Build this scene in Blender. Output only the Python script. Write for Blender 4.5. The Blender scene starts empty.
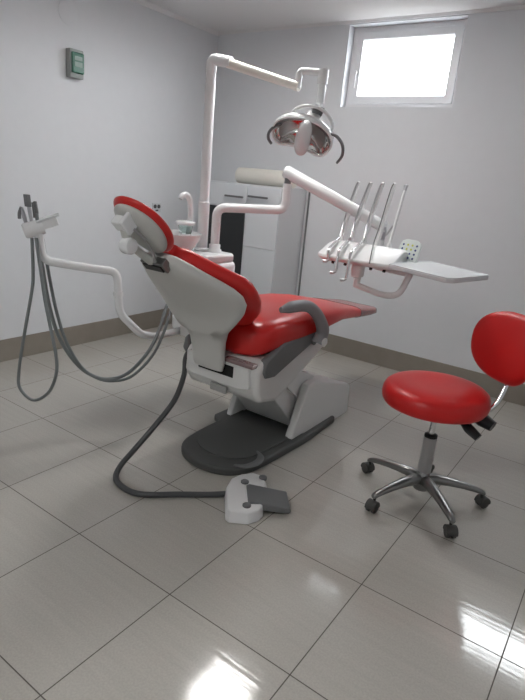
import bpy, bmesh, math, random
from mathutils import Vector, Matrix, Quaternion
random.seed(7)
C = bpy.context.scene.collection
PI = math.pi

# ------------------------------------------------------------------ camera
scn = bpy.context.scene
cam = bpy.data.cameras.new('camera')
cam.sensor_fit = 'VERTICAL'; cam.sensor_height = 36; cam.lens = 539.47 / 700 * 36
cam.clip_start = .05
co = bpy.data.objects.new('camera', cam); C.objects.link(co)
co.matrix_world = Matrix(((0.81246165, -0.24347754, 0.52974028, 3.54333783),
                          (0.57643932, 0.19936366, -0.7924392, -4.13670802),
                          (0.08731429, 0.94918958, 0.30234972, 1.40845306), (0, 0, 0, 1)))
scn.camera = co
# ------------------------------------------------------------------ world, light, exposure
w = bpy.data.worlds.new('world'); scn.world = w; w.use_nodes = True
bg = w.node_tree.nodes['Background']; wn = w.node_tree.nodes; wl = w.node_tree.links
wtc = wn.new('ShaderNodeTexCoord'); wsp = wn.new('ShaderNodeSeparateXYZ'); wrp = wn.new('ShaderNodeValToRGB')
wl.new(wtc.outputs['Generated'], wsp.inputs[0]); wl.new(wsp.outputs[2], wrp.inputs[0]); wl.new(wrp.outputs[0], bg.inputs[0])
wrp.color_ramp.elements[0].position = .0; wrp.color_ramp.elements[0].color = (.10, .10, .095, 1)      # ground outside
wrp.color_ramp.elements[1].position = .06; wrp.color_ramp.elements[1].color = (.93, .97, 1, 1)         # overcast sky
bg.inputs[1].default_value = 8.2
scn.view_settings.view_transform = 'Standard'; scn.view_settings.look = 'None'
scn.view_settings.exposure = 1.35; scn.view_settings.gamma = 1
scn.view_settings.use_curve_mapping = False


def area(name, loc, rot, sx, sy, power, col):
    l = bpy.data.lights.new(name, 'AREA'); l.shape = 'RECTANGLE'; l.size = sx; l.size_y = sy
    l.energy = power; l.color = col
    o = bpy.data.objects.new(name, l); C.objects.link(o); o.location = loc; o.rotation_euler = rot
    return o


# light portals filling the two high windows of the back wall (they guide the sky's own light)
for lx_, lz_ in ((1.75, 2.288), (3.375, 2.145)):
    p_ = area('sky_portal', (lx_, .19, lz_), (-PI / 2, 0, 0), .95, .66, 1, (1, 1, 1)); p_.data.cycles.is_portal = True


# ------------------------------------------------------------------ materials
def nodes(name):
    m = bpy.data.materials.new(name); m.use_nodes = True
    nt = m.node_tree; return m, nt, nt.nodes['Principled BSDF']


def mat(name, col, rough=.5, metal=0, spec=.5, coat=0, bump=0, bscale=60, vary=0, trans=0, ior=1.45, alpha=1):
    m, nt, b = nodes(name)
    b.inputs['Base Color'].default_value = (*col, 1)
    b.inputs['Roughness'].default_value = rough; b.inputs['Metallic'].default_value = metal
    b.inputs['Specular IOR Level'].default_value = spec; b.inputs['Coat Weight'].default_value = coat
    b.inputs['Coat Roughness'].default_value = .12
    b.inputs['Transmission Weight'].default_value = trans; b.inputs['IOR'].default_value = ior
    b.inputs['Alpha'].default_value = alpha
    tc = nt.nodes.new('ShaderNodeTexCoord')
    n = nt.nodes.new('ShaderNodeTexNoise'); n.inputs['Scale'].default_value = bscale; n.inputs['Detail'].default_value = 4
    nt.links.new(tc.outputs['Object'], n.inputs['Vector'])
    if bump:
        bp = nt.nodes.new('ShaderNodeBump'); bp.inputs['Strength'].default_value = bump; bp.inputs['Distance'].default_value = .004
        nt.links.new(n.outputs[0], bp.inputs['Height']); nt.links.new(bp.outputs[0], b.inputs['Normal'])
    if vary:
        mx = nt.nodes.new('ShaderNodeMix'); mx.data_type = 'RGBA'
        mx.inputs[6].default_value = (*[c * (1 - vary) for c in col], 1); mx.inputs[7].default_value = (*[min(1, c * (1 + vary)) for c in col], 1)
        nt.links.new(n.outputs[0], mx.inputs[0]); nt.links.new(mx.outputs[2], b.inputs['Base Color'])
    return m


M = {}
M['wall'] = mat('wall_paint', (.74, .757, .785), .75, spec=.25, bump=.12, bscale=14, vary=.02)
M['ceiling'] = mat('ceiling_paint', (.78, .775, .78), .85, spec=.1, vary=.01, bscale=4)
M['skirt'] = mat('skirting_tile', (.28, .25, .215), .35, vary=.12, bscale=9)
M['red'] = mat('red_vinyl', (.60, .020, .018), .30, spec=.5, bump=.05, bscale=180, coat=.15)
M['stool_red'] = mat('stool_vinyl', (.62, .016, .016), .34, spec=.5, bump=.06, bscale=160)
M['white'] = mat('white_plastic', (.80, .80, .80), .32, spec=.5, vary=.01, bscale=5)
M['enamel'] = mat('white_enamel', (.82, .83, .84), .24, spec=.5, vary=.01, bscale=5)
M['shell'] = mat('pale_grey_shell', (.56, .56, .54), .38, vary=.015, bscale=6)
M['casing'] = mat('casing_plastic', (.70, .70, .69), .40, vary=.015, bscale=6)
M['grey'] = mat('grey_plastic', (.16, .165, .17), .45, vary=.04, bscale=40)
M['arm_grey'] = mat('grey_rubber', (.24, .24, .25), .38, bump=.04, bscale=200)
M['base'] = mat('base_plate_grey', (.085, .088, .085), .5, bump=.1, bscale=220, vary=.08)
M['hose'] = mat('grey_hose', (.13, .135, .145), .42, bump=.05, bscale=100)
M['holder_hose'] = mat('pale_grey_hose', (.20, .22, .225), .45, vary=.05)
M['cable'] = mat('dark_hose', (.07, .072, .075), .35, vary=.05)
M['chrome'] = mat('chrome', (.75, .75, .76), .16, metal=1, vary=.02)
M['steel'] = mat('brushed_steel', (.50, .50, .52), .30, metal=1, bump=.03, bscale=150)
M['alu'] = mat('polished_aluminium', (.27, .27, .265), .30, metal=1, bump=.02, bscale=120)
M['mirror'] = mat('reflector_mirror', (.78, .77, .76), .07, metal=1, bump=.02, bscale=30)
M['black'] = mat('black_plastic', (.012, .012, .013), .4, vary=.05)
M['void'] = mat('dark_slot', (.01, .01, .01), .8, vary=.05)
M['caster'] = mat('caster_rubber', (.055, .055, .052), .55, vary=.08, bscale=80)
M['cab'] = mat('white_laminate', (.68, .71, .74), .3, vary=.01, bscale=3)
M['cabside'] = mat('grey_laminate', (.66, .67, .69), .4, vary=.01, bscale=3)
M['blackglass'] = mat('black_gloss_panel', (.02, .022, .024), .3, vary=.05, bscale=3)
M['handle_metal'] = mat('dull_handle_metal', (.22, .22, .23), .4, metal=1, vary=.05)
M['roll'] = mat('cream_paper', (.74, .72, .66), .8, bump=.05, bscale=40, vary=.02)
M['tray'] = mat('tray_plastic', (.70, .72, .74), .25, vary=.01)
M['green'] = mat('green_translucent', (.03, .14, .09), .25, vary=.08)
M['pale_green'] = mat('breaker_label', (.30, .40, .36), .5, vary=.03)
M['boxgrey'] = mat('breaker_box_grey', (.30, .32, .31), .5, vary=.05)
M['glassware'] = mat('greenish_glass', (.85, .96, .93), .03, trans=1, ior=1.45, vary=.01)
M['cover'] = mat('clear_vinyl_cover', (.40, .27, .27), .2, alpha=.62, vary=.03)
M['frame'] = mat('pvc_frame', (.80, .80, .82), .3, vary=.01)
M['blue'] = mat('blue_button', (.04, .06, .22), .5, vary=.03)
M['yellow'] = mat('yellow_button', (.62, .62, .08), .5, vary=.03)
M['pad'] = mat('keypad_film', (.70, .76, .74), .4, vary=.01)
M['plate'] = mat('metal_label', (.45, .45, .44), .4, metal=.3, vary=.2, bscale=220)
M['socket_hole'] = mat('socket_grey', (.08, .08, .085), .5, vary=.05)

# window pane: clear glass with a thin reflection
m, nt, b = nodes('window_glass'); nt.nodes.remove(b)
t_ = nt.nodes.new('ShaderNodeBsdfTransparent'); g_ = nt.nodes.new('ShaderNodeBsdfGlossy'); g_.inputs['Roughness'].default_value = .02
mxs = nt.nodes.new('ShaderNodeMixShader'); mxs.inputs[0].default_value = .04
nt.links.new(t_.outputs[0], mxs.inputs[1]); nt.links.new(g_.outputs[0], mxs.inputs[2])
nt.links.new(mxs.outputs[0], nt.nodes['Material Output'].inputs[0]); M['pane'] = m

# diffusers of the ceiling lamp and the added fill panel: they give off light
def diffuser(k_, power_):
  m, nt, b = nodes('lamp_diffuser')
  b.inputs['Base Color'].default_value = (.9, .9, .9, 1)
  b.inputs['Emission Color'].default_value = (1, .985, .96, 1); b.inputs['Emission Strength'].default_value = power_
  tcn = nt.nodes.new('ShaderNodeTexCoord'); nn = nt.nodes.new('ShaderNodeTexNoise'); nn.inputs['Scale'].default_value = 90
  nt.links.new(tcn.outputs['Object'], nn.inputs['Vector'])
  bpn = nt.nodes.new('ShaderNodeBump'); bpn.inputs['Strength'].default_value = .05
  nt.links.new(nn.outputs[0], bpn.inputs['Height']); nt.links.new(bpn.outputs[0], b.inputs['Normal']); M[k_] = m


diffuser('diffuser', 16); diffuser('fill_diffuser', 22)

# floor: half-metre glazed tiles, thin dark joints, faint streaks, slightly uneven glaze
m, nt, b = nodes('glazed_floor_tiles')
N = nt.nodes.new; L = nt.links.new
tc = N('ShaderNodeTexCoord'); mp = N('ShaderNodeMapping'); mp.inputs['Location'].default_value = (.0105, 0.0, 0)
L(tc.outputs['Object'], mp.inputs[0])
br = N('ShaderNodeTexBrick'); br.offset = 0; br.squash = 1
for k, v in (('Scale', 1), ('Mortar Size', .0022), ('Mortar Smooth', .3), ('Bias', 0), ('Brick Width', .5), ('Row Height', .5)): br.inputs[k].default_value = v
br.inputs['Color1'].default_value = (.49, .47, .43, 1); br.inputs['Color2'].default_value = (.47, .45, .41, 1); br.inputs['Mortar'].default_value = (.10, .088, .075, 1)
L(mp.outputs[0], br.inputs[0])
st = N('ShaderNodeMapping'); st.inputs['Scale'].default_value = (2.5, 45, 1); L(tc.outputs['Object'], st.inputs[0])
n1 = N('ShaderNodeTexNoise'); n1.inputs['Scale'].default_value = 1; n1.inputs['Detail'].default_value = 6; L(st.outputs[0], n1.inputs[0])
rmp = N('ShaderNodeMapRange'); rmp.inputs['From Min'].default_value = .3; rmp.inputs['From Max'].default_value = .7
rmp.inputs['To Min'].default_value = .97; rmp.inputs['To Max'].default_value = 1.03; L(n1.outputs[0], rmp.inputs[0])
n3 = N('ShaderNodeTexNoise'); n3.inputs['Scale'].default_value = 150; n3.inputs['Detail'].default_value = 3; L(tc.outputs['Object'], n3.inputs[0])
rm3 = N('ShaderNodeMapRange'); rm3.inputs['From Min'].default_value = .35; rm3.inputs['From Max'].default_value = .65
rm3.inputs['To Min'].default_value = .95; rm3.inputs['To Max'].default_value = 1.05; L(n3.outputs[0], rm3.inputs[0])
mu = N('ShaderNodeMath'); mu.operation = 'MULTIPLY'; L(rmp.outputs[0], mu.inputs[0]); L(rm3.outputs[0], mu.inputs[1])
vm = N('ShaderNodeVectorMath'); vm.operation = 'SCALE'; L(br.outputs['Color'], vm.inputs[0]); L(mu.outputs[0], vm.inputs['Scale'])
L(vm.outputs[0], b.inputs['Base Color'])
n2 = N('ShaderNodeTexNoise'); n2.inputs['Scale'].default_value = 6; n2.inputs['Detail'].default_value = 2
st2 = N('ShaderNodeMapping'); st2.inputs['Scale'].default_value = (.8, 7, 1); L(tc.outputs['Object'], st2.inputs[0]); L(st2.outputs[0], n2.inputs[0])
b1 = N('ShaderNodeBump'); b1.inputs['Strength'].default_value = .25; b1.inputs['Distance'].default_value = .0012; L(n2.outputs[0], b1.inputs['Height'])
inv = N('ShaderNodeMath'); inv.operation = 'SUBTRACT'; inv.inputs[0].default_value = 1; L(br.outputs['Fac'], inv.inputs[1])
b2 = N('ShaderNodeBump'); b2.inputs['Strength'].default_value = .5; b2.inputs['Distance'].default_value = .001; L(inv.outputs[0], b2.inputs['Height']); L(b1.outputs[0], b2.inputs['Normal'])
L(b2.outputs[0], b.inputs['Normal'])
rr = N('ShaderNodeMapRange'); rr.inputs['To Min'].default_value = .095; rr.inputs['To Max'].default_value = .7; L(br.outputs['Fac'], rr.inputs[0]); L(rr.outputs[0], b.inputs['Roughness'])
b.inputs['Specular IOR Level'].default_value = .5
M['floor'] = m


# ------------------------------------------------------------------ mesh helpers
def V(*a): return Vector(a)


def finish(name, bm, m, parent=None, smooth=True, bevel=0, sub=0, angle=40, solid=0):
    bmesh.ops.remove_doubles(bm, verts=bm.verts, dist=1e-5)
    bmesh.ops.recalc_face_normals(bm, faces=bm.faces)
    me = bpy.data.meshes.new(name); bm.to_mesh(me); bm.free()
    ms = m if isinstance(m, (list, tuple)) else [m]
    for k in ms: me.materials.append(k)
    if smooth:
        me.polygons.foreach_set('use_smooth', [True] * len(me.polygons))
        try: me.set_sharp_from_angle(angle=math.radians(angle))
        except Exception: pass
    o = bpy.data.objects.new(name, me); C.objects.link(o)
    if solid:
        s = o.modifiers.new('solid', 'SOLIDIFY'); s.thickness = solid; s.offset = 0
    if bevel:
        bv = o.modifiers.new('bevel', 'BEVEL'); bv.width = bevel; bv.segments = 3; bv.limit_method = 'ANGLE'; bv.angle_limit = math.radians(35)
        bv.harden_normals = False
    if sub:
        s = o.modifiers.new('sub', 'SUBSURF'); s.levels = sub; s.render_levels = sub
    if parent:
        o.parent = parent
        o.matrix_parent_inverse = Matrix.Translation(parent.location).inverted() if parent.type == 'EMPTY' and not parent.parent else Matrix.Identity(4)
        if parent.type != 'EMPTY': o.matrix_parent_inverse = parent.matrix_world.inverted()
    return o


def thing(name, label, cat, loc=(0, 0, 0), group=None):
    o = bpy.data.objects.new(name, None); C.objects.link(o); o.location = loc; o.empty_display_size = .1
    o['label'] = label; o['category'] = cat
    if group: o['group'] = group
    return o


def tag(o, label, cat, group=None):
    o['label'] = label; o['category'] = cat
    if group: o['group'] = group
    return o


def struct(name, bm, m, **k):
    o = finish(name, bm, m, **k); o['kind'] = 'structure'; return o


def box(bm, a, b, mi=0):
    vs = [bm.verts.new((x, y, z)) for x in (a[0], b[0]) for y in (a[1], b[1]) for z in (a[2], b[2])]
    for f in ((0, 1, 3, 2), (4, 6, 7, 5), (0, 4, 5, 1), (2, 3, 7, 6), (0, 2, 6, 4), (1, 5, 7, 3)):
        fc = bm.faces.new([vs[i] for i in f]); fc.material_index = mi
    return vs


def frame_of(d, up=V(0, 0, 1)):
    d = d.normalized()
    if abs(d.dot(up)) > .98: up = V(0, 1, 0)
    r = d.cross(up).normalized(); return r, r.cross(d).normalized()


def obox(bm, c, ax, ay, az, hx, hy, hz):
    """box of half sizes hx,hy,hz along given axes"""
    c = Vector(c); vs = [bm.verts.new(c + ax * hx * sx + ay * hy * sy + az * hz * sz) for sx in (-1, 1) for sy in (-1, 1) for sz in (-1, 1)]
    for f in ((0, 1, 3, 2), (4, 6, 7, 5), (0, 4, 5, 1), (2, 3, 7, 6), (0, 2, 6, 4), (1, 5, 7, 3)): bm.faces.new([vs[i] for i in f])


def smooth_path(pts, n=6):
    """Catmull-Rom through the points"""
    P = [Vector(p) for p in pts]; out = []
    P = [P[0] * 2 - P[1]] + P + [P[-1] * 2 - P[-2]]
    for i in range(1, len(P) - 2):
        for k in range(n):
            t = k / n; a, b_, c, d = P[i - 1:i + 3]
            out.append(.5 * ((2 * b_) + (-a + c) * t + (2 * a - 5 * b_ + 4 * c - d) * t * t + (-a + 3 * b_ - 3 * c + d) * t ** 3))
    out.append(P[-2]); return out


def round_path(pts, r, n=6):
    """polyline with filleted corners"""
    P = [Vector(p) for p in pts]; out = [P[0]]
    for i in range(1, len(P) - 1):
        a, b_, c = P[i - 1:i + 2]; u = (a - b_); v = (c - b_); rr_ = min(r, u.length * .49, v.length * .49)
        p = b_ + u.normalized() * rr_; q = b_ + v.normalized() * rr_
        for k in range(n + 1):
            t = k / n; out.append(p * (1 - t) ** 2 + b_ * 2 * t * (1 - t) + q * t * t)
    out.append(P[-1]); return out


def tube(bm, path, r, seg=12, flat=1.0, upv=None):
    """r: number or list; flat squashes the second axis"""
    P = [Vector(p) for p in path]; n = len(P); rs = r if isinstance(r, (list, tuple)) else [r] * n
    if len(rs) != n: rs = [rs[0] + (rs[-1] - rs[0]) * i / (n - 1) if len(rs) == 2 else interp(rs, i / (n - 1)) for i in range(n)]
    T = [((P[min(i + 1, n - 1)] - P[max(i - 1, 0)])).normalized() for i in range(n)]
    x, y = frame_of(T[0], upv if upv else V(0, 0, 1)); rings = []
    for i in range(n):
        if i:
            q = T[i - 1].rotation_difference(T[i]); x = q @ x; y = q @ y
        rings.append([bm.verts.new(P[i] + (x * math.cos(a) + y * math.sin(a) * flat) * rs[i]) for a in [2 * PI * k / seg for k in range(seg)]])
    for i in range(n - 1):
        for k in range(seg):
            bm.faces.new((rings[i][k], rings[i][(k + 1) % seg], rings[i + 1][(k + 1) % seg], rings[i + 1][k]))
    bm.faces.new(rings[0]); bm.faces.new(rings[-1][::-1])


def interp(a, t):
    f = t * (len(a) - 1); i = min(int(f), len(a) - 2); return a[i] + (a[i + 1] - a[i]) * (f - i)


def cyl(bm, a, b, r, seg=24, r2=None):
    tube(bm, [a, b], [r, r if r2 is None else r2], seg)


def lathe(bm, prof, c, axis=V(0, 0, 1), seg=32):
    c = Vector(c); axis = axis.normalized(); x, y = frame_of(axis); rings = []
    for r, h in prof:
        rings.append([bm.verts.new(c + axis * h + (x * math.cos(2 * PI * k / seg) + y * math.sin(2 * PI * k / seg)) * max(r, 1e-4)) for k in range(seg)])
    for i in range(len(rings) - 1):
        for k in range(seg): bm.faces.new((rings[i][k], rings[i][(k + 1) % seg], rings[i + 1][(k + 1) % seg], rings[i + 1][k]))
    bm.faces.new(rings[0]); bm.faces.new(rings[-1][::-1])


def loft(bm, rings, cap=True):
    R = [[bm.verts.new(p) for p in r] for r in rings]; n = len(R[0])
    for i in range(len(R) - 1):
        for k in range(n): bm.faces.new((R[i][k], R[i][(k + 1) % n], R[i + 1][(k + 1) % n], R[i + 1][k]))
    if cap: bm.faces.new(R[0]); bm.faces.new(R[-1][::-1])


def prism(bm, pts, off):
    """extrude a closed outline by vector off"""
    a = [bm.verts.new(p) for p in pts]; b_ = [bm.verts.new(Vector(p) + Vector(off)) for p in pts]; n = len(a)
    bm.faces.new(a); bm.faces.new(b_[::-1])
    for k in range(n): bm.faces.new((a[k], b_[k], b_[(k + 1) % n], a[(k + 1) % n]))


def sgn(v, e): return math.copysign(abs(v) ** e, v)


def new(): return bmesh.new()


# ------------------------------------------------------------------ the room
RX, RY, RZ = 5.0, -6.0, 2.60
bm = new(); box(bm, (-.2, RY - .2, -.1), (RX + .2, .2, 0)); struct('floor', bm, M['floor'], smooth=False)
bm = new(); box(bm, (-.2, RY - .2, RZ), (RX + .2, .2, RZ + .15)); struct('ceiling', bm, M['ceiling'], smooth=False)
bm = new(); box(bm, (-.2, RY - .2, 0), (0, .2, RZ)); struct('wall_left', bm, M['wall'], smooth=False)
bm = new(); box(bm, (RX, RY - .2, 0), (RX + .2, .2, RZ)); struct('wall_right', bm, M['wall'], smooth=False)
WIN = [(1.305, 2.195, 2.0, 2.575), (2.93, 3.82, 1.86, 2.43)]
bm = new()   # back wall with two openings
xs = [0, WIN[0][0], WIN[0][1], WIN[1][0], WIN[1][1], RX]
for i in range(5):
    a, b_ = xs[i], xs[i + 1]
    if i in (1, 3):
        wz = WIN[0 if i == 1 else 1]; box(bm, (a, 0, 0), (b_, .2, wz[2])); box(bm, (a, 0, wz[3]), (b_, .2, RZ))
    else: box(bm, (a, 0, 0), (b_, .2, RZ))
struct('wall_back', bm, M['wall'], smooth=False)
bm = new(); box(bm, (0, RY - .2, 0), (RX, RY, RZ)); struct('wall_front', bm, M['wall'], smooth=False)
SK = .16
for nm, a, b_ in (('baseboard_left', (0, RY, 0), (.012, 0, SK)), ('baseboard_back', (.012, -.012, 0), (RX - .012, 0, SK)),
                  ('baseboard_right', (RX - .012, RY, 0), (RX, 0, SK)), ('baseboard_front', (.012, RY, 0), (RX - .012, RY + .012, SK))):
    bm = new(); box(bm, a, b_); struct(nm, bm, M['skirt'], smooth=False, bevel=.002)
# thin coving under the ceiling
for nm, pts, off in (('trim_1', [(0, 0, RZ), (.028, 0, RZ), (.010, 0, RZ - .028), (0, 0, RZ - .028)], (0, RY, 0)),):
    bm = new(); prism(bm, pts, off); struct(nm, bm, M['ceiling'], smooth=False)
bm = new()
prism(bm, [(.0, 0, RZ), (.0, -.020, RZ), (.0, -.008, RZ - .018), (.0, 0, RZ - .018)], (RX, 0, 0)); struct('trim_2', bm, M['ceiling'], smooth=False)


def window(name, x0, x1, z0, z1, d=.085, y_in=0, sgnn=1):
    """PVC window standing d deep in its opening; sgnn=1 for the back wall"""
    Y = lambda t: y_in + sgnn * t
    def ring(bm, X0, X1, Z0, Z1, wd, ya, yb):
        box(bm, (X0, ya, Z0), (X0 + wd, yb, Z1)); box(bm, (X1 - wd, ya, Z0), (X1, yb, Z1))
        box(bm, (X0 + wd, ya, Z0), (X1 - wd, yb, Z0 + wd)); box(bm, (X0 + wd, ya, Z1 - wd), (X1 - wd, yb, Z1))
    bm = new(); ring(bm, x0, x1, z0, z1, .045, Y(d), Y(d + .06)); w_ = struct(name, bm, M['frame'], smooth=False, bevel=.003)
    bm = new(); ring(bm, x0 + .035, x1 - .035, z0 + .035, z1 - .035, .055, Y(d - .012), Y(d + .04)); finish('sash', bm, M['frame'], w_, smooth=False, bevel=.005)
    bm = new(); box(bm, (x0 + .085, Y(d + .012), z0 + .085), (x1 - .085, Y(d + .018), z1 - .085)); finish('pane', bm, M['pane'], w_, smooth=False)
    bm = new(); zc = (z0 + z1) / 2 - .03
    lathe(bm, [(.014, 0), (.014, .010), (.010, .014)], (x0 + .064, Y(d - .012), zc), V(0, -sgnn, 0), 16)
    box(bm, (x0 + .055, Y(d - .03), zc - .11), (x0 + .073, Y(d - .022), zc + .01))
    box(bm, (x0 + .059, Y(d - .028), zc - .008), (x0 + .069, Y(d - .014), zc + .008)); finish('window_handle', bm, M['frame'], w_, bevel=.002)
    return w_


window('window_1', *WIN[0]); window('window_2', *WIN[1])

# ceiling lamp whose glow lies in the floor glaze; second panel is added fill
for lx, ly, dk, lb in ((1.63, -1.42, 'diffuser', 'square white ceiling light panel over the dental chair'), (2.6, -4.9, 'fill_diffuser', 'unseen square ceiling panel added as fill light near the wall opposite the windows')):
    t = thing('ceiling_light', lb, 'ceiling light', (lx, ly, RZ), 'ceiling light panels')
    h = .22
    bm = new()
    for a, b_ in (((-h, -h), (h, -h + .02)), ((-h, h - .02), (h, h)), ((-h, -h + .02), (-h + .02, h - .02)), ((h - .02, -h + .02), (h, h - .02))):
        box(bm, (lx + a[0], ly + a[1], RZ - .03), (lx + b_[0], ly + b_[1], RZ))
    finish('frame', bm, M['enamel'], t, smooth=False, bevel=.002)
    bm = new(); box(bm, (lx - h + .02, ly - h + .02, RZ - .022), (lx + h - .02, ly + h - .02, RZ - .002)); finish('diffuser', bm, M[dk], t, smooth=False)

# ------------------------------------------------------------------ things on the left wall
t = thing('breaker_box', 'small grey wall-mounted breaker box with a green translucent door', 'breaker box', (0, -1.53, 1.955))
bm = new(); box(bm, (0, -1.585, 1.955), (.05, -1.475, 2.135)); finish('body', bm, M['boxgrey'], t, smooth=False, bevel=.005)
bm = new(); box(bm, (.05, -1.578, 1.985), (.068, -1.482, 2.115)); d_ = finish('door', bm, M['green'], t, smooth=False, bevel=.008)
bm = new(); box(bm, (.068, -1.56, 2.065), (.0695, -1.50, 2.09)); box(bm, (.068, -1.56, 2.025), (.0695, -1.50, 2.055)); finish('breaker_window', bm, M['pale_green'], d_, smooth=False)
t = thing('wall_socket', 'white double wall socket low on the wall behind the headrest', 'socket', (0, -.70, 1.085))
bm = new(); box(bm, (0, -.75, 1.05), (.009, -.65, 1.125)); finish('plate', bm, M['tray'], t, smooth=False, bevel=.004)
for yy in (-.722, -.678):
    bm = new(); lathe(bm, [(.017, 0), (.017, .003), (.013, .0035)], (.009, yy, 1.095), V(1, 0, 0), 20); finish('socket_hole', bm, M['socket_hole'], t)
bm = new(); box(bm, (.009, -.715, 1.056), (.0115, -.685, 1.068)); finish('switch', bm, M['socket_hole'], t, smooth=False)
bm = new(); lathe(bm, [(.075, 0), (.075, .003), (.070, .005)], (0, -1.56, 2.355), V(1, 0, 0), 40)
tag(finish('cover_plate', bm, M['wall']), 'round blank cover plate high on the wall above the breaker box', 'cover plate')

# ------------------------------------------------------------------ cabinets
cx0, cxm, cx1, cyf, cz1 = .33, .765, 1.09, -.40, 1.35


def handle(x0, x1, z, p):
    bm = new()
    box(bm, (x0, cyf - .045, z - .008), (x1, cyf - .037, z + .008))
    box(bm, (x0 + .01, cyf - .04, z - .005), (x0 + .02, cyf - .018, z + .005)); box(bm, (x1 - .02, cyf - .04, z - .005), (x1 - .01, cyf - .018, z + .005))
    finish('handle', bm, M['handle_metal'], p, smooth=False, bevel=.001)


t = thing('cabinet', 'white cabinet with a top drawer over a glossy black front, behind the lamp pole', 'cabinet', (cx0, 0, 0), 'cabinets against the back wall')
bm = new(); box(bm, (cx0, cyf, 0), (cxm - .001, -.014, cz1)); finish('body', bm, M['cab'], t, smooth=False, bevel=.002)
bm = new(); box(bm, (cx0 + .003, cyf - .018, 1.16), (cxm - .005, cyf, cz1 - .012)); d_ = finish('drawer', bm, M['cab'], t, smooth=False, bevel=.0015); handle(.545, .738, 1.243, d_)
bm = new(); box(bm, (cx0 + .003, cyf - .012, .08), (cxm - .02, cyf, 1.15)); finish('black_panel', bm, M['blackglass'], t, smooth=False, bevel=.0015)
t = thing('cabinet', 'tall white two-door cabinet beside the black-fronted one, under the paper roll', 'cabinet', (cxm, 0, 0), 'cabinets against the back wall')
bm = new(); box(bm, (cxm + .001, cyf, 0), (cx1, -.014, cz1)); finish('body', bm, M['cabside'], t, smooth=False, bevel=.002)
bm = new(); box(bm, (cxm + .006, cyf - .018, .852), (cx1 - .002, cyf, cz1 - .012)); d_ = finish('door', bm, M['cab'], t, smooth=False, bevel=.0015); handle(.788, .985, 1.258, d_)
bm = new(); box(bm, (cxm + .006, cyf - .018, .08), (cx1 - .002, cyf, .848)); finish('door', bm, M['cab'], t, smooth=False, bevel=.0015)
bm = new(); lathe(bm, [(.02, 0), (.062, 0), (.066, .004), (.066, .566), (.062, .57), (.02, .57)], (.50, -.2, cz1 + .066), V(1, 0, 0), 40)
tag(finish('paper_roll', bm, M['roll']), 'long cream roll of couch paper lying on top of the cabinets', 'paper roll')
bm = new(); box(bm, (1.108, -.013, .16), (1.122, -.001, 1.335)); tag(finish('cabinet_shadow_strip', bm, M['grey'], smooth=False, bevel=.003), 'thin dark vertical strip painting the shadow on the back wall beside the cabinets', 'painted shadow')  # dark strip stands in for the shade where cabinet side meets wall

# ------------------------------------------------------------------ dental chair
CX = 1.98
chair = thing('dental_chair', 'red and white reclining dental chair on a dark grey base plate', 'dental chair', (CX, -1.6, 0))
# base plate, rounded towards the viewer
out = [(1.74, -1.30), (1.70, -1.36), (1.69, -1.82), (1.76, -1.86), (1.765, -2.05), (1.79, -2.19), (1.86, -2.27), (1.98, -2.305), (2.10, -2.285), (2.18, -2.22), (2.225, -2.10), (2.25, -1.72), (2.25, -1.62), (2.235, -1.30)]
out = [tuple(p[:2]) for p in smooth_path([(x, y, 0) for x, y in out[3:12]], 4)]; out = [(1.74, -1.30), (1.70, -1.36), (1.69, -1.82)] + out + [(2.25, -1.62), (2.235, -1.30)]
bm = new(); prism(bm, [(x, y, 0) for x, y in out], (0, 0, .045)); plate = finish('base_plate', bm, M['base'], chair, bevel=.012)
cxp, cyp = 1.98, -1.85
bm = new(); prism(bm, [(cxp + (x - cxp) * .80, cyp + (y - cyp) * .78, .044) for x, y in out[4:-3]] + [(2.17, -1.66, .044), (1.76, -1.66, .044)], (0, 0, .008)); finish('foot_mat', bm, M['base'], plate, bevel=.003)
bm = new(); tube(bm, smooth_path([(2.165, -2.235, .062), (2.215, -2.205, .062), (2.235, -2.14, .062), (2.215, -2.075, .062), (2.165, -2.04, .062)]), [.006, .017, .022, .017, .006], 10, flat=.4); finish('foot_lever', bm, M['grey'], chair)
# pedestal: two cheeks, a top and the links between them
sp = [(-1.775, .045), (-1.765, .075), (-1.655, .335), (-1.58, .345), (-1.14, .215), (-1.10, .19), (-1.085, .0), (-1.66, .0), (-1.66, .045)]
for xa, xb in ((2.165, 2.215), (1.745, 1.785)):
    bm = new(); prism(bm, [(xa, y, z) for y, z in sp], (xb - xa, 0, 0)); finish('pedestal_side', bm, M['casing'], chair, bevel=.008)
bm = new(); prism(bm, [(1.785, y, z) for y, z in ((-1.50, .318), (-1.14, .212), (-1.10, .19), (-1.085, 0), (-1.13, 0), (-1.14, .17), (-1.50, .28))], (.38, 0, 0)); finish('pedestal_top', bm, M['casing'], chair, smooth=False, bevel=.003)
bm = new(); box(bm, (1.79, -1.60, .045), (2.16, -1.2, .05)); finish('pedestal_floor', bm, M['void'], chair, smooth=False)
# lifting link covers (two sloping panels)
bm = new(); prism(bm, [(1.80, y, z) for y, z in ((-1.60, .052), (-1.645, .052), (-1.80, .215), (-1.92, .33), (-1.90, .40), (-1.60, .30))], (.345, 0, 0)); finish('lower_link', bm, M['casing'], chair, smooth=False, bevel=.006)
bm = new(); prism(bm, [(1.81, y, z) for y, z in ((-1.56, .26), (-1.66, .245), (-1.93, .45), (-1.90, .50), (-1.50, .345))], (.35, 0, 0)); finish('upper_link', bm, M['casing'], chair, smooth=False, bevel=.006)
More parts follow.
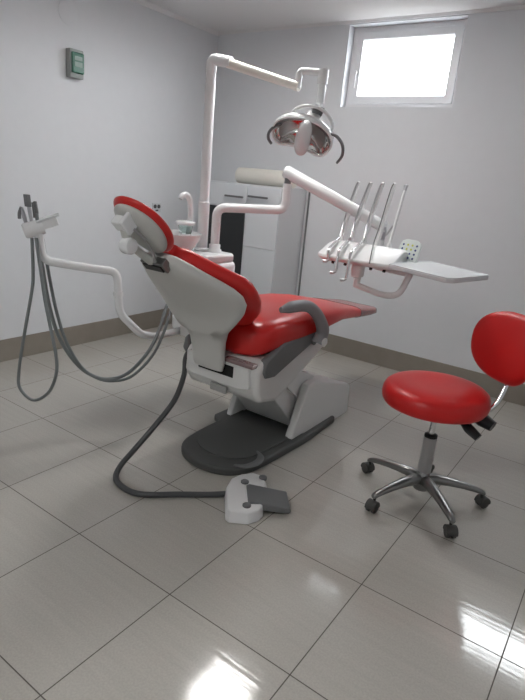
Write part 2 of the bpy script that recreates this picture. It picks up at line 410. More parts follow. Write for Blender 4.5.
# seat casing
cs = [(-2.18, .575), (-2.20, .55), (-2.195, .44), (-2.16, .385), (-2.02, .355), (-1.90, .40), (-1.55, .56), (-1.53, .60), (-2.15, .60)]
bm = new(); prism(bm, [(1.78, y, z) for y, z in cs], (.455, 0, 0)); cas = finish('seat_casing', bm, M['casing'], chair, bevel=.022)
bm = new(); prism(bm, [(x, -2.186, z) for x, z in ((1.81, .565), (2.19, .565), (2.20, .46), (2.14, .445), (1.84, .445), (1.80, .46))], (0, -.03, 0)); rc = finish('rear_cover', bm, M['casing'], cas, bevel=.008)
bm = new(); box(bm, (1.89, -2.2185, .496), (2.105, -2.212, .552)); finish('strap_slot', bm, M['void'], rc, smooth=False)
bm = new(); box(bm, (1.96, -2.206, .395), (2.06, -2.192, .432)); finish('rating_plate', bm, M['plate'], cas, smooth=False, bevel=.002)
bm = new(); box(bm, (2.04, -2.218, .565), (2.215, -2.17, .585)); finish('rear_ledge', bm, M['cover'], cas, smooth=False, bevel=.005)
# grey trim under the right side
bm = new(); prism(bm, [(2.205, y, z) for y, z in ((-2.15, .60), (-2.165, .545), (-2.14, .508), (-2.06, .50), (-1.90, .55), (-1.72, .605), (-1.66, .66), (-2.0, .66))], (.04, 0, 0)); finish('side_trim', bm, M['grey'], chair, bevel=.012)
bm = new(); prism(bm, [(1.725, y, z) for y, z in ((-2.15, .60), (-2.165, .545), (-2.14, .508), (-2.06, .50), (-1.90, .55), (-1.72, .605), (-1.66, .66), (-2.0, .66))], (.04, 0, 0)); finish('side_trim', bm, M['grey'], chair, bevel=.012)

# seat and leg rest cushion: lofted sections (y, half width, top, bottom)
secs = [(-2.19, .16, .725, .63), (-2.18, .21, .755, .605), (-2.14, .242, .778, .594), (-2.05, .256, .788, .592), (-1.85, .262, .786, .600), (-1.65, .262, .780, .616),
        (-1.45, .254, .766, .638), (-1.30, .232, .742, .640), (-1.12, .204, .706, .618), (-.95, .190, .674, .602), (-.80, .182, .650, .590), (-.70, .172, .636, .586), (-.64, .145, .626, .588), (-.62, .10, .620, .594)]


def seat_ring(y, hw, zt, zb, g=0):
    r = []; zc = (zt + zb) / 2; hh = (zt - zb) / 2 + g; hw += g
    for k in range(36):
        a = 2 * PI * k / 36; x = sgn(math.cos(a), .5) * hw; z = sgn(math.sin(a), .62) * hh
        if z > 0: z -= .012 * (1 - min(1, abs(x) / hw) ** 2) * (1 if y < -1.3 else .4)
        r.append((CX + x, y, zc + z))
    return r


bm = new(); loft(bm, [seat_ring(*s) for s in secs]); finish('seat_cushion', bm, M['red'], chair, angle=60)
bm = new(); loft(bm, [seat_ring(y, hw, zt, zb, .004) for y, hw, zt, zb in [(-1.00, .193, .683, .606)] + secs[9:]] + [seat_ring(-.612, .09, .617, .596, .003)]); finish('foot_cover', bm, M['cover'], chair, angle=60)

# backrest frame of reference
H = V(CX, -2.12, .66); U = V(0, -.54, .46); Nn = V(0, .6485, .7612)


def bp(x, s, n): return H + V(x, 0, 0) + U * s + Nn * n


wid = [(0.00, .06), (.05, .10), (.10, .14), (.16, .19), (.22, .225), (.30, .252), (.40, .266), (.50, .268), (.57, .255), (.65, .212), (.72, .170), (.78, .130), (.83, .09), (.865, .05)]


def brow(s):
    for i in range(len(wid) - 1):
        if s <= wid[i + 1][0]:
            t = (s - wid[i][0]) / (wid[i + 1][0] - wid[i][0]); return wid[i][1] + (wid[i + 1][1] - wid[i][1]) * t
    return wid[-1][1]


def back_ring(s, hw, n0, th, k, g=1):
    r = []
    for q in range(36):
        a = 2 * PI * q / 36; x = sgn(math.cos(a), .6) * hw; n = sgn(math.sin(a), .7) * th
        r.append(bp(x, s, n0 + n + k * (x * x) * g))
    return r


bm = new(); ss = [.0, .03, .08, .14, .22, .32, .42, .50, .57, .64, .71, .77, .82, .85, .865]
loft(bm, [back_ring(s, brow(s), .055, .042 if .03 < s < .84 else .03, .75) for s in ss]); finish('backrest_cushion', bm, M['red'], chair, angle=60)
# shell behind the cushion, running down into a broad neck
nk = [((-2.240, .522), .086, .018), ((-2.243, .55), .092, .026), ((-2.247, .60), .095, .028), ((-2.258, .665), .102, .032), ((-2.275, .715), .122, .040)]
shs = [(.28, .155, -.055, .044), (.34, .205, -.036, .046), (.38, .236, -.026, .045), (.43, .254, -.017, .044), (.50, .258, -.010, .042), (.58, .242, -.006, .040), (.66, .208, -.004, .040), (.74, .172, -.004, .038), (.82, .135, -.004, .036), (.88, .10, -.002, .030), (.91, .06, 0, .022)]
rings = []
for (yy, zz), hw, th in nk:
    rings.append([V(CX - .008 + sgn(math.cos(a), .6) * hw, yy + sgn(math.sin(a), .7) * th, zz) for a in [2 * PI * q / 36 for q in range(36)]])
for s_, hw, n0, th in shs: rings.append(back_ring(s_, hw, n0, th, .75, min(1, (s_ - .2) / .2)))
bm = new(); loft(bm, rings); finish('backrest_shell', bm, M['shell'], chair, angle=60)
# headrest
def head_ring_loft(bm, s0, sr, wr, n0, th, x0=0):
    rings = []
    for j in range(13):
        ph = -PI / 2 + PI * j / 12; c = max(math.cos(ph), .02) ** .75; n = n0 + math.sin(ph) * th
        rings.append([bp(x0 + math.cos(a) * wr * c, s0 + math.sin(a) * sr * c, n + .6 * (math.cos(a) * wr * c) ** 2) for a in [2 * PI * k / 40 for k in range(40)]])
    loft(bm, rings)


hu = V(0, -math.cos(math.radians(45)), math.sin(math.radians(45))); hn = V(0, hu.z, -hu.y); HC = V(CX, -2.692, 1.192)


def hp_(x, u, n): return HC + V(x, 0, 0) + hu * u + hn * n


def head_loft(bm, L_, Wd, n0, th):
    rings = []
    for j in range(13):
        ph = -PI / 2 + PI * j / 12; c = max(math.cos(ph), .02) ** .7; n = n0 + math.sin(ph) * th
        rings.append([hp_(math.cos(a) * Wd * c, math.sin(a) * L_ * c, n + .8 * (math.cos(a) * Wd * c) ** 2) for a in [2 * PI * k / 40 for k in range(40)]])
    loft(bm, rings)


bm = new(); head_loft(bm, .146, .122, .010, .026); head = finish('headrest_pad', bm, M['red'], chair, angle=60)
bm = new(); head_loft(bm, .128, .106, -.010, .026); hs = finish('headrest_shell', bm, M['shell'], head, angle=60)
ax = V(1, 0, 0)
bm = new(); obox(bm, hp_(-.006, .078, -.055), ax, hu, hn, .026, .024, .020); obox(bm, hp_(.026, .074, -.048), ax, hu, hn, .009, .034, .030); finish('adjuster_block', bm, M['enamel'], head, bevel=.006)
bm = new(); lathe(bm, [(.012, -.028), (.026, -.026), (.032, -.018), (.032, .012), (.027, .019), (.012, .022)], hp_(.008, .004, -.094), ax, 28); finish('adjuster_knob', bm, M['enamel'], head)
bm = new(); tube(bm, [hp_(.0, .075, -.058), hp_(.0, .01, -.085), hp_(0, -.07, -.070), hp_(0, -.17, -.045)], [.016, .022, .022, .028], 14, flat=.7); finish('headrest_stem', bm, M['shell'], head)
bm = new(); tube(bm, smooth_path([hp_(.035, .05, -.050), hp_(.045, -.02, -.046), hp_(.045, -.08, -.052), hp_(.03, -.12, -.060)]), [.006, .005, .005, .008], 10); finish('lock_lever', bm, M['steel'], head)
bm = new(); obox(bm, hp_(.01, -.150, -.050), ax, hu, hn, .062, .026, .018); finish('hinge', bm, M['alu'], head, bevel=.004)
bm = new(); obox(bm, hp_(.01, -.150, -.069), ax, hu, hn, .050, .016, .005); finish('hinge_cover', bm, M['black'], head, bevel=.002)
# armrest
ap = smooth_path([(2.268, -1.715, .61), (2.278, -1.695, .675), (2.28, -1.755, .755), (2.277, -1.84, .818), (2.272, -1.92, .842), (2.267, -2.02, .848), (2.262, -2.10, .845)], 6)
bm = new(); tube(bm, ap, [.045, .042, .035, .031, .029, .030, .028, .014], 16, flat=.75, upv=V(1, 0, 0)); ar = finish('armrest', bm, M['arm_grey'], chair, angle=60)
bm = new(); lathe(bm, [(.026, 0), (.026, .008), (.020, .012)], (2.296, -1.705, .622), V(1, 0, 0), 24); finish('armrest_cap', bm, M['casing'], ar)
bm = new(); cyl(bm, (2.22, -1.71, .62), (2.25, -1.71, .615), .022); finish('armrest_bracket', bm, M['grey'], ar)

# ------------------------------------------------------------------ spittoon unit with lamp pole and arms
unit = thing('spittoon_unit', 'white cuspidor column with a bowl and spout attached to the left of the dental chair', 'dental unit', (1.42, -1.7, .5))
bm = new(); prism(bm, [(x, y, .505) for x, y in ((1.40, -1.90), (1.52, -1.91), (1.57, -1.87), (1.57, -1.56), (1.53, -1.52), (1.35, -1.52), (1.31, -1.56), (1.34, -1.85))], (0, 0, .415)); finish('column', bm, M['enamel'], unit, bevel=.03)
bm = new(); prism(bm, [(x, y, .918) for x, y in ((1.30, -1.80), (1.54, -1.80), (1.56, -1.77), (1.56, -1.57), (1.53, -1.54), (1.31, -1.54), (1.29, -1.56), (1.28, -1.78))], (0, 0, .045)); finish('column_top', bm, M['enamel'], unit, bevel=.012)
bm = new(); box(bm, (1.50, -1.95, .515), (1.74, -1.55, .575)); finish('chair_mount', bm, M['casing'], unit, smooth=False, bevel=.01)
bm = new()
lathe(bm, [(.03, .0), (.07, .0), (.085, .01), (.10, .04), (.135, .09), (.148, .12), (.150, .128), (.144, .128), (.136, .118), (.115, .075), (.08, .04), (.02, .03)], (1.365, -1.87, .948), seg=40); finish('bowl', bm, M['enamel'], unit)
bm = new(); tube(bm, smooth_path([(1.34, -1.755, .95), (1.375, -1.765, 1.10), (1.38, -1.770, 1.20), (1.38, -1.785, 1.262), (1.38, -1.815, 1.284), (1.38, -1.845, 1.275), (1.38, -1.855, 1.258)]), [.020, .018, .016, .016, .016, .015, .013], 14); finish('spout', bm, M['enamel'], unit, angle=60)
bm = new(); lathe(bm, [(.02, 0), (.052, 0), (.056, .006), (.056, .014), (.05, .02), (.02, .022)], (1.375, -1.80, 1.118), seg=32)
tube(bm, [(1.38, -1.80, 1.13), (1.378, -1.768, 1.13)], .012, 10); finish('cup_filler', bm, M['enamel'], unit)
gl = new(); lathe(gl, [(.036, 0), (.037, .004), (.041, .045), (.0385, .045), (.035, .008), (.01, .006)], (1.375, -1.80, 1.068), seg=32)
tag(finish('drinking_glass', gl, M['glassware']), 'small clear greenish glass under the cup filler of the spittoon', 'glass')
bm = new(); lathe(bm, [(.03, 0), (.045, 0), (.045, .012), (.03, .016), (.03, .105)], (1.375, -1.80, .962), seg=24); finish('glass_stand', bm, M['enamel'], unit)

# lamp on its pole
lamp = thing('operating_lamp', 'white dental operating lamp on a tall pole, red chair mirrored in its reflector', 'lamp', (1.38, -1.655, .963))
bm = new(); lathe(bm, [(.044, 0), (.044, .012), (.033, .020), (.033, .28), (.0285, .285), (.0285, .92), (.027, .925), (.027, 1.0)], (1.38, -1.655, .963), seg=28); finish('pole', bm, M['enamel'], lamp)
pt = V(1.38, -1.655, 2.0)
AE = V(1.88, -1.565, 1.875)
bm = new(); tube(bm, round_path([(1.38, -1.655, 1.935), pt, V(1.50, -1.633, 1.982)], .035), .030, 18); finish('elbow', bm, M['enamel'], lamp, angle=60)
bm = new(); tube(bm, [V(1.42, -1.648, 1.996), AE], [.026, .022], 18); tube(bm, [AE + V(-.004, 0, 0), AE + V(.02, 0, -.004)], .024, 18); finish('swing_arm', bm, mat('ivory_arm', (.80, .78, .72), .35, vary=.01), lamp)
bk = V(2.0, -1.505, 1.935)
bm = new(); tube(bm, round_path([AE + V(.01, 0, -.012), V(1.892, -1.56, 1.945), bk + V(.004, 0, .01)], .018), .017, 14); tube(bm, [bk + V(0, 0, .025), bk + V(0, 0, -.045)], .027, 18); finish('bracket', bm, M['enamel'], lamp, angle=60)
bm = new(); cyl(bm, bk + V(0, 0, -.045), bk + V(0, 0, -.135), .021); cyl(bm, bk + V(0, 0, -.135), bk + V(0, 0, -.15), .014); finish('drop_post', bm, M['enamel'], lamp)
W = V(.36, .20, -.085).normalized(); F = V(.33, -.78, -.52); F = (F - W * F.dot(W)).normalized(); Q = W.cross(F).normalized()
if Q.z < 0: Q = -Q
LC = V(1.985, -1.625, 1.625)


def lp(u, v, f): return LC + W * u * 1.12 + Q * v * 1.12 + F * f * 1.12


# yoke
bm = new(); tube(bm, smooth_path([lp(-.075, .03, -.07), lp(-.072, .068, -.065), lp(-.040, .105, -.06), lp(.020, .124, -.055), lp(.075, .108, -.06), lp(.115, .065, -.065), lp(.118, .0, -.06)]), .0085, 10); finish('yoke', bm, M['enamel'], lamp, angle=60)
bm = new(); prism(bm, [lp(u, v, -.06) for u, v in ((-.002, .122), (.062, .122), (.058, .09), (.045, .062), (.025, .062))], -F * .02); finish('yoke_cover', bm, M['grey'], lamp, bevel=.004)
# reflector: outline swept from the rim to the bottom of the dish
def rim(k, n=48):
    a = 2 * PI * k / n; u = math.cos(a); v = math.sin(a)
    uu = .135 * sgn(u, .8); vv = .060 * sgn(v, .75)
    vv += .022 * (1 - (uu / .135) ** 2) * (1 if v > 0 else .0)      # arched upper edge
    if v < 0: vv *= (.82 + 1.0 * (abs(uu + .0) / .135) ** 2 * (1 - (abs(uu) / .135) ** 6))   # deeper lobes left and right
    return uu, vv


bm = new(); rings = []
for t_i in range(9):
    t = t_i / 8; sc = math.cos(t * PI / 2 * .93); dep = -.075 * math.sin(t * PI / 2)
    rings.append([lp(rim(k)[0] * sc, rim(k)[1] * sc + .02 * t, dep) for k in range(48)])
R_ = [[bm.verts.new(p) for p in r] for r in rings]
for i in range(8):
    for k in range(48): bm.faces.new((R_[i][k], R_[i][(k + 1) % 48], R_[i + 1][(k + 1) % 48], R_[i + 1][k]))
bm.faces.new(R_[-1]); finish('reflector', bm, M['mirror'], lamp, angle=25, solid=.003)
bm = new(); rings = []
for t_i in range(9):
    t = t_i / 8; sc = math.cos(t * PI / 2 * .93) * 1.05; dep = -.088 * math.sin(t * PI / 2) - .004
    rings.append([lp(rim(k)[0] * sc, rim(k)[1] * sc + .02 * t, dep) for k in range(48)])
R_ = [[bm.verts.new(p) for p in r] for r in rings]
for i in range(8):
    for k in range(48): bm.faces.new((R_[i][k], R_[i][(k + 1) % 48], R_[i + 1][(k + 1) % 48], R_[i + 1][k]))
bm.faces.new(R_[-1]); finish('lamp_housing', bm, M['enamel'], lamp, angle=60, solid=.004)
bm = new(); tube(bm, [lp(*[rim(k)[0] * 1.03, rim(k)[1] * 1.03], .001) for k in list(range(48)) + [0]], .0055, 8); finish('rim', bm, M['enamel'], lamp, angle=60)
bm = new(); tube(bm, smooth_path([lp(.006, .056, -.01), lp(.008, .048, .012), lp(.008, .022, .026), lp(.010, -.014, .030), lp(.012, -.048, .022)]), [.034, .046, .052, .052, .042], 20, flat=.75, upv=W); finish('bulb_cover', bm, M['enamel'], lamp, angle=60)
bm = new(); obox(bm, lp(.022, .078, -.055), W, Q, F, .034, .016, .030); finish('lamp_neck', bm, M['enamel'], lamp, bevel=.008)
for sx, pts in ((-1, [(-.108, .020, -.02), (-.135, .006, .0), (-.150, -.020, .012), (-.146, -.048, .015), (-.128, -.068, .015)]), (1, [(.118, .045, -.02), (.155, .050, .0), (.188, .025, .012), (.200, -.02, .015), (.188, -.062, .015)])):
    bm = new(); tube(bm, smooth_path([lp(*p) for p in pts]), [.007, .008, .008, .008, .007], 10); finish('lamp_handle', bm, M['grey'], lamp, angle=60)
bm = new(); cyl(bm, lp(.112, .030, -.05), lp(.135, .030, -.02), .009, 14); finish('pivot_knob', bm, M['chrome'], lamp)

# delivery arm and instrument table
deliv = thing('instrument_table', 'white instrument delivery unit held over the leg rest by a sloping arm', 'instrument table', (1.46, -1.62, .963))
bm = new(); lathe(bm, [(.042, 0), (.042, .014), (.034, .022), (.034, .045), (.027, .05)], (1.45, -1.62, .963), seg=28)
tube(bm, round_path([(1.45, -1.62, 1.0), (1.45, -1.62, 1.222), (1.71, -1.29, 1.236), (1.71, -1.29, 1.39)], .055, 8), .0265, 18); finish('post', bm, M['enamel'], deliv, angle=60)
a0 = V(1.685, -1.295, 1.462); a1 = V(2.285, -1.075, 1.195)
bm = new(); tube(bm, [a0, a0.lerp(a1, .02), a0.lerp(a1, .97), a1], [.030, .038, .034, .026], 20); sa = finish('sloping_arm', bm, M['enamel'], deliv, angle=60)
bm = new(); cyl(bm, (1.71, -1.29, 1.39), (1.71, -1.29, 1.435), .020, 18); finish('arm_joint', bm, M['grey'], sa)
bm = new(); tube(bm, round_path([(2.27, -1.085, 1.20), (2.27, -1.085, 1.06), (2.27, -1.22, 1.045)], .04), .019, 18); finish('drop_stem', bm, M['enamel'], deliv)
bm = new(); tube(bm, [(2.30, -1.125, 1.20), (2.315, -1.135, 1.16), (2.35, -1.14, 1.215)], .006, 8); tube(bm, [(2.30, -1.12, 1.17), (2.30, -1.14, 1.13)], .011, 8); finish('lock_knob', bm, M['steel'], deliv)
# body: sloping top, x from 2.03 to 2.50
bpz = [(-1.43, 1.005), (-1.445, 1.02), (-1.44, 1.035), (-1.30, 1.095), (-1.25, 1.105), (-1.20, 1.10), (-1.185, 1.08), (-1.19, 1.02), (-1.22, .995)]
rings = []
for x, s in ((2.035, .55), (2.043, .8), (2.062, .95), (2.09, 1), (2.43, 1), (2.47, .96), (2.49, .85)):
    cyy, czz = -1.315, 1.045
    rings.append([(x, cyy + (y - cyy) * s, czz + (z - czz) * s) for y, z in bpz])
bm = new(); loft(bm, rings); body = finish('console_body', bm, M['white'], deliv, bevel=.004)
TIPS = [V(2.085, -1.1, 1.431), V(2.160, -1.1, 1.433), V(2.235, -1.1, 1.437), V(2.307, -1.1, 1.440), V(2.374, -1.1, 1.437)]
BASES = [V(2.070, -1.215, 1.098), V(2.137, -1.215, 1.103), V(2.22, -1.215, 1.105), V(2.303, -1.215, 1.105), V(2.375, -1.215, 1.105)]
for k in range(5):
    tip = TIPS[k]; ba = BASES[k]
    bm = new(); cyl(bm, ba - V(0, 0, .012), ba + V(0, .003, .016), .017, 14, .014); finish('arm_socket', bm, M['enamel'], body)
    bm = new(); tube(bm, [ba, ba.lerp(tip, .93)], [.0085, .0080], 10); wa = finish('whip_arm', bm, M['enamel'], deliv)
    bm = new(); tube(bm, [ba.lerp(tip, .92), tip], [.008, .012 if k == 4 else .010], 10); tube(bm, [tip, tip + V(0, -.006, .006)], [.011 if k < 4 else .014, .008], 10); finish('hose_guide', bm, M['enamel'] if k < 4 else M['steel'], wa)
for k in range(5):
    x = 2.12 + .078 * k
    bm = new(); cyl(bm, (x, -1.36, 1.012), (x, -1.375, .985), .009, 10); finish('hose_port', bm, M['black'], body)
# lower swing bracket
bm = new(); box(bm, (2.245, -1.39, .93), (2.305, -1.33, 1.0)); finish('pivot_block', bm, M['white'], deliv, smooth=False, bevel=.01)
bm = new(); cyl(bm, (2.278, -1.36, .875), (2.278, -1.36, .94), .019, 16); tube(bm, round_path([(2.278, -1.36, .885), (2.46, -1.40, .865), (2.555, -1.42, .885), (2.575, -1.36, 1.0), (2.573, -1.35, 1.015)], .05), .0165, 14)
tube(bm, [(2.36, -1.32, .995), (2.57, -1.36, .992)], .012, 10); finish('swing_bracket', bm, M['white'], deliv, angle=60)
# keypad
kc = V(2.485, -1.20, 1.098); kx = V(.9, -.28, 0).normalized(); ky = V(.10, .32, .94).normalized(); kn = kx.cross(ky).normalized()
bm = new(); pts = []
for u, v in ((-.074, -.062), (.074, -.062), (.074, .030), (.064, .052), (.036, .063), (-.036, .063), (-.064, .052), (-.074, .030)): pts.append(kc + kx * u * (1 - .08 * (v > 0)) + ky * v)
prism(bm, pts, -kn * .014); kp = finish('keypad', bm, M['pad'], deliv, smooth=False, bevel=.002)
fk = kn
for r_ in range(4):
    for c_ in range(4):
        u = -.045 + .030 * c_; v = -.040 + .024 * r_
        yel = (r_ >= 2 and c_ in (1, 2)); uu = u
        bm = new(); lathe(bm, [(.0058, 0), (.0058, .002), (.004, .0028)], kc + kx * uu + ky * v + fk * .0, fk, 12); finish('button', bm, M['yellow'] if yel else M['blue'], kp)
# tray
tr = thing('instrument_tray', 'flat pale rectangular tray held out at the right of the instrument unit', 'tray', (2.70, -1.35, 1.03))
tp = [V(2.49, -1.47, 0), V(2.835, -1.615, 0), V(2.865, -1.59, 0), V(2.945, -1.275, 0), V(2.93, -1.25, 0), V(2.58, -1.08, 0), V(2.50, -1.20, 0)]
tcn_ = sum(tp, V(0, 0, 0)) / len(tp)
bm = new(); prism(bm, [p + V(0, 0, 1.022) for p in tp], (0, 0, .022)); pl = finish('tray_plate', bm, M['tray'], tr, bevel=.006)
bm = new(); q = [tcn_ + (p - tcn_) * .975 + V(0, 0, 1.044) for p in tp]; tube(bm, q + [q[0]], .004, 8); finish('tray_rim', bm, M['tray'], tr, angle=60)

# handpieces hanging in front of the console
LOW = [V(2.134, -1.452, 1.013), V(2.197, -1.47, .960), V(2.266, -1.475, .932), V(2.378, -1.455, 1.03)]
for k in range(4):
    tip = TIPS[k]; ba = BASES[k]; lo = LOW[k]
    g = thing('handpiece', ('chrome handpiece hanging on the leftmost whip arm', 'chrome handpiece hanging second from the left on the instrument unit',
                            'long chrome handpiece hanging on the middle whip arm', 'thin dark-hosed handpiece hanging second from the right on the instrument unit')[k], 'handpiece', tuple(lo), 'handpieces on the instrument unit')
    hi = ba + V(.022 if k < 3 else .004, -.055, .022); off = V(-.010, -.016, 0)
    if k < 3:
        bm = new(); md = V(hi.x * .3 + lo.x * .7, -1.448, 1.058); tube(bm, smooth_path([hi, hi.lerp(md, .6) + V(0, 0, .004), md, V(lo.x, lo.y, lo.z)]), [.0075, .0095, .0085, .0075], 12); hp = finish('body', bm, M['chrome'], g)
        bm = new(); tube(bm, smooth_path([lo, lo + V(-.010, -.008, -.010), lo + V(-.028, -.012, -.012)]), [.0075, .007, .009], 10); finish('head', bm, M['steel'], hp)
    pth = [tip + V(-.002, -.012, .004), tip + V(-.008, -.022, -.02), ba.lerp(tip, .7) + off, ba.lerp(tip, .35) + off, hi] + ([] if k < 3 else [hi.lerp(lo, .5) + V(0, 0, .018), lo])
    bm = new(); tube(bm, smooth_path(pth), .0050 if k < 3 else .0032, 8); finish('hose', bm, M['steel'] if k < 3 else M['grey'], g, angle=60)

# ------------------------------------------------------------------ assistant arm
asst = thing('assistant_arm', 'white cranked tubular arm with a round-ended instrument holder, left of the chair', 'instrument arm', (1.5, -2.0, .52))
bm = new(); tube(bm, round_path([(1.47, -1.88, .528), (1.515, -2.16, .550), (1.560, -2.30, .600), (1.520, -2.40, .715), (1.498, -2.40, .918), (1.40, -2.54, .938), (1.325, -2.68, .965), (1.325, -2.70, 1.10)], .038, 8), .0195, 16); finish('tube', bm, M['enamel'], asst, angle=60)
bm = new(); cyl(bm, (1.509, -2.40, .800), (1.507, -2.40, .820), .0245, 18); finish('collar', bm, M['enamel'], asst)
ha = V(1.290, -2.748, 1.092); hb = V(1.334, -2.678, 1.120); hd = (hb - ha).normalized()
bm = new(); tube(bm, [ha, ha.lerp(hb, .08), hb], [.027, .034, .033], 28); finish('holder_head', bm, M['enamel'], asst)
bm = new(); hr_, hu_ = frame_of(hd); obox(bm, V(1.343, -2.664, 1.133), V(.50, .80, .35).normalized(), V(-.80, .50, 0).normalized(), V(-.17, -.28, .9).normalized(), .046, .026, .020); finish('holder_shelf', bm, M['enamel'], asst, bevel=.006)
bm = new(); obox(bm, V(1.344, -2.664, 1.156), V(.50, .80, .35).normalized(), V(-.80, .50, 0).normalized(), V(-.17, -.28, .9).normalized(), .052, .031, .005); finish('holder_lid', bm, M['tray'], asst, bevel=.002)
# instruments parked in the holder, each with its hose
loop = [(1.307, -2.72, 1.065), (1.305, -2.72, 0.92), (1.29, -2.72, 0.825), (1.218, -2.72, 0.616), (1.148, -2.72, 0.391), (1.148, -2.72, 0.293), (1.258, -2.72, 0.263), (1.386, -2.72, 0.34), (1.454, -2.72, 0.452), (1.459, -2.72, 0.552), (1.42, -2.72, 0.687), (1.389, -2.72, 0.797), (1.36, -2.72, 0.952), (1.338, -2.72, 1.069)]
big1 = [(1.314, -2.7, 1.065), (1.314, -2.68, 0.942), (1.291, -2.64, 0.768), (1.275, -2.58, 0.578), (1.290, -2.5, 0.427), (1.338, -2.44, 0.352), (1.409, -2.38, 0.33), (1.495, -2.32, 0.374), (1.556, -2.24, 0.489), (1.568, -2.17, 0.611), (1.538, -2.1, 0.703), (1.485, -1.99, 0.771)]
big2 = [(1.326, -2.68, 1.063), (1.325, -2.66, 0.94), (1.306, -2.61, 0.726), (1.299, -2.55, 0.541), (1.318, -2.48, 0.4), (1.362, -2.42, 0.335), (1.416, -2.36, 0.316), (1.503, -2.3, 0.354), (1.566, -2.22, 0.465), (1.578, -2.15, 0.588), (1.546, -2.07, 0.69), (1.497, -1.97, 0.754)]
for nm, lb, path, r, base, tipv, kind in (
        ('syringe', 'grey three-way syringe in the assistant holder, its hose looping in a narrow drop', loop, .0078, V(1.290, -2.73, 1.11), V(1.277, -2.745, 1.195), 0),
        ('suction_tube', 'dark-tipped suction handpiece, tallest in the assistant holder', big1, .0095, V(1.306, -2.715, 1.12), V(1.290, -2.725, 1.245), 1),
        ('suction_tube', 'slim grey suction handpiece leaning right in the assistant holder', big2, .0078, V(1.325, -2.700, 1.125), V(1.332, -2.715, 1.225), 2)):
    g = thing(nm, lb, 'handpiece', tuple(base), 'handpieces in the assistant holder')
    bm = new(); tube(bm, smooth_path(path, 6), r, 10); finish('hose', bm, M['holder_hose'], g, angle=60)
    bm = new(); tube(bm, [base, base.lerp(tipv, .5), tipv], [.007, .009, .007], 10); hp = finish('body', bm, (M['steel'], M['steel'], M['holder_hose'])[kind], g)
    bm = new()
    if kind == 1: obox(bm, tipv + V(.002, 0, -.02), V(1, 0, 0), V(0, 1, 0), V(-.15, 0, 1).normalized(), .012, .010, .026)
    elif kind == 0: tube(bm, smooth_path([tipv + V(.0, .0, -.0), tipv + V(-.008, -.006, -.025), tipv + V(-.010, -.006, -.05)]), .008, 8)
    else: tube(bm, [tipv, tipv + V(.012, 0, -.05)], .008, 8); tube(bm, [tipv + V(-.016, 0, -.005), tipv + V(-.006, 0, -.07)], .006, 8)
    finish('tip', bm, M['grey'], hp, bevel=.002 if kind == 1 else 0)

# ------------------------------------------------------------------ foot control with its cable
foot = thing('foot_control', 'white foot control with a dark grey pedal on the floor beside the base plate', 'foot pedal', (2.38, -2.38, 0))
fo = [(2.245, -2.40), (2.215, -2.32), (2.225, -2.25), (2.262, -2.20), (2.315, -2.19), (2.37, -2.235), (2.40, -2.30), (2.47, -2.41), (2.475, -2.45), (2.455, -2.50), (2.385, -2.545), (2.365, -2.54)]
cc = V(sum(p[0] for p in fo) / len(fo), sum(p[1] for p in fo) / len(fo), 0)
bm = new(); loft(bm, [[(cc.x + (x - cc.x) * s, cc.y + (y - cc.y) * s, z) for x, y in fo] for s, z in ((1, 0), (1.0, .012), (.93, .05), (.84, .056))]); fb = finish('housing', bm, M['white'], foot, bevel=.004, angle=30)
px_ = V(.155, .13, 0).normalized(); py_ = V(-px_.y, px_.x, 0)
bm = new(); prism(bm, [V(2.440, -2.325, .0) + px_ * u + V(0, 0, z) + py_ * -.072 for u, z in ((-.095, .03), (.085, .008), (.095, .018), (.09, .034), (-.085, .068), (-.10, .062))], py_ * .144); finish('pedal', bm, M['grey'], foot, bevel=.005)
for x, y in ((2.295, -2.315), (2.335, -2.225), (2.415, -2.46)):
    bm = new(); lathe(bm, [(.019, 0), (.019, .012), (.014, .016)], (x, y, .05), seg=20); finish('button', bm, M['grey'], foot)
cab = [(1.73, -2.05, 0.545), (1.745, -2.15, 0.50), (1.78, -2.2, 0.414), (1.815, -2.3, 0.315), (1.80, -2.42, 0.205), (1.775, -2.52, 0.11), (1.752, -2.59, 0.035), (1.80, -2.655, 0.0145), (1.90, -2.680, 0.0145), (1.99, -2.652, 0.0145), (2.101, -2.545, 0.0145), (2.205, -2.450, 0.0145), (2.30, -2.365, 0.026)]
bm = new(); tube(bm, smooth_path(cab, 7), .0138, 12); finish('cable', bm, M['cable'], foot, angle=60)

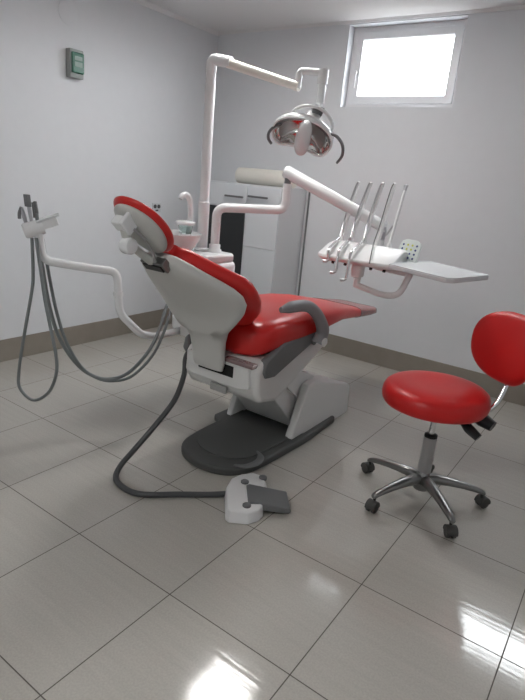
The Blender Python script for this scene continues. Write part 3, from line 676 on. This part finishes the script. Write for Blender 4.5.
# ------------------------------------------------------------------ operator stool
SX, SY = 2.945, -1.765
stool = thing('operator_stool', 'red round-seated operator stool with backrest on a five-star castor base', 'stool', (SX, SY, 0))
bm = new(); lathe(bm, [(.02, .055), (.036, .057), (.036, .10), (.030, .14), (.024, .15)], (SX, SY, 0), seg=28); finish('hub', bm, M['alu'], stool)
bm = new(); lathe(bm, [(.031, 0), (.030, .17), (.032, .175), (.032, .18)], (SX, SY, .15), seg=28); finish('gas_column', bm, M['steel'], stool)
bm = new(); lathe(bm, [(.030, 0), (.030, .012), (.02, .016)], (SX, SY, .33), seg=28); finish('collar', bm, M['black'], stool)
bm = new(); cyl(bm, (SX, SY, .34), (SX, SY, .50), .014); finish('piston', bm, M['chrome'], stool)
A0 = 28
for k in range(5):
    a = math.radians(A0 + 72 * k); d = V(math.cos(a), math.sin(a), 0); c = V(SX, SY, 0); q = V(-d.y, d.x, 0)
    rings = []
    for r_, z, hw, hh in ((.022, .108, .026, .026), (.06, .114, .027, .025), (.12, .112, .025, .021), (.19, .103, .021, .017), (.255, .090, .018, .014), (.287, .081, .016, .012), (.299, .076, .012, .009)):
        p = c + d * r_ + V(0, 0, z)
        rings.append([p + q * (math.cos(t) * hw) + V(0, 0, 1) * (sgn(math.sin(t), .8) * hh) for t in [2 * PI * j / 16 for j in range(16)]])
    bm = new(); loft(bm, rings); lg = finish('leg', bm, M['alu'], stool, angle=60)
    p = c + d * .287; ca = math.radians(A0 + 72 * k + (25, 160, -20, 20, -10)[k]); e = V(math.cos(ca), math.sin(ca), 0); ex = V(-e.y, e.x, 0)
    w0 = p + e * .012
    bm = new(); cyl(bm, p + V(0, 0, .05), p + V(0, 0, .078), .007, 10)
    for sg in (-1, 1): lathe(bm, [(.006, -.009), (.021, -.0095), (.026, -.006), (.026, .006), (.021, .0095), (.006, .009)], w0 + ex * .0135 * sg + V(0, 0, .0262), ex, 24)
    cs_ = finish('castor', bm, M['caster'], lg)
    bm = new()
    arc = [w0 + e * (math.cos(t) * .030) + V(0, 0, .028 + math.sin(t) * .030) for t in [math.radians(v) for v in range(-10, 191, 20)]]
    prism(bm, [v - ex * .0245 for v in arc], ex * .049); finish('hood', bm, M['caster'], cs_, bevel=.003)
# seat
bm = new(); seatn = 48; rings = []
BD = V(.55, .835, 0).normalized(); BW = V(BD.y, -BD.x, 0)


def seat_out(a):   # slightly wider towards the back
    return .236 + .008 * math.cos(2 * a)


sc0 = V(SX - .015, SY - .0, -.012)
for s, z in ((.80, .498), (.90, .500), (.96, .506), (.995, .520), (1.01, .540), (1.0, .562), (.965, .580), (.90, .592), (.78, .600), (.6, .603), (.4, .601), (.2, .599), (.02, .599)):
    rings.append([sc0 + BD * math.cos(a) * seat_out(a) * s + BW * math.sin(a) * seat_out(a) * s + V(0, 0, z - .0) for a in [2 * PI * k / seatn for k in range(seatn)]])
loft(bm, rings); st_ = finish('seat', bm, M['stool_red'], stool, angle=70)
bm = new(); lathe(bm, [(.05, 0), (.195, 0), (.200, .006), (.200, .012), (.05, .014)], (sc0.x, sc0.y, .486), seg=40); finish('seat_underside', bm, mat('pale_underside', (.55, .52, .50), .6, vary=.03), stool)
bm = new(); box(bm, (SX - .055, SY - .055, .462), (SX + .055, SY + .055, .487)); finish('mechanism', bm, M['black'], stool, smooth=False, bevel=.004)
# levers at the right
bm = new(); tube(bm, [(SX + .04, SY + .0, .474), (3.10, -1.76, .440)], .006, 8); lv = finish('lever', bm, M['chrome'], stool)
bm = new(); tube(bm, smooth_path([(3.055, -1.745, .452), (3.10, -1.76, .425), (3.15, -1.77, .40)]), [.016, .029, .024], 10, flat=.7); finish('lever_grip', bm, M['black'], lv)
bm = new(); tube(bm, [(3.085, -1.70, .470), (3.13, -1.68, .455), (3.185, -1.69, .440)], [.018, .038, .028], 12, flat=.9); finish('tilt_knob', bm, M['black'], stool)
# back bar and backrest
bc = V(3.162, -1.555, .774); bn = V(-.56, -.82, .12).normalized(); bw = V(bn.y, -bn.x, 0).normalized() * -1; bu = bn.cross(bw).normalized()
if bu.z < 0: bu = -bu
bm = new(); tube(bm, smooth_path([(3.03, -1.70, .478), (3.12, -1.64, .474), (3.165, -1.61, .52), (3.185, -1.56, .63), tuple(bc - bn * .04 - bu * .06), tuple(bc - bn * .036)]), .012, 12, flat=.6, upv=bn); finish('back_bar', bm, M['chrome'], stool, angle=60)
bm = new(); rings = []
for j in range(15):
    ph = -PI / 2 + PI * j / 14; c = max(math.cos(ph), .02) ** .6; n = math.sin(ph) * .038
    rr__ = []
    for k in range(44):
        a = 2 * PI * k / 44; u = sgn(math.cos(a), .80) * .190 * c; v = sgn(math.sin(a), .85) * .162 * c
        u *= 1 - .25 * (v / .165)*-.25
        rr__.append(bc + bw * u + bu * v + bn * (n + 1.5 * u * u))
    rings.append(rr__)
loft(bm, rings); finish('backrest', bm, M['stool_red'], stool, angle=70)
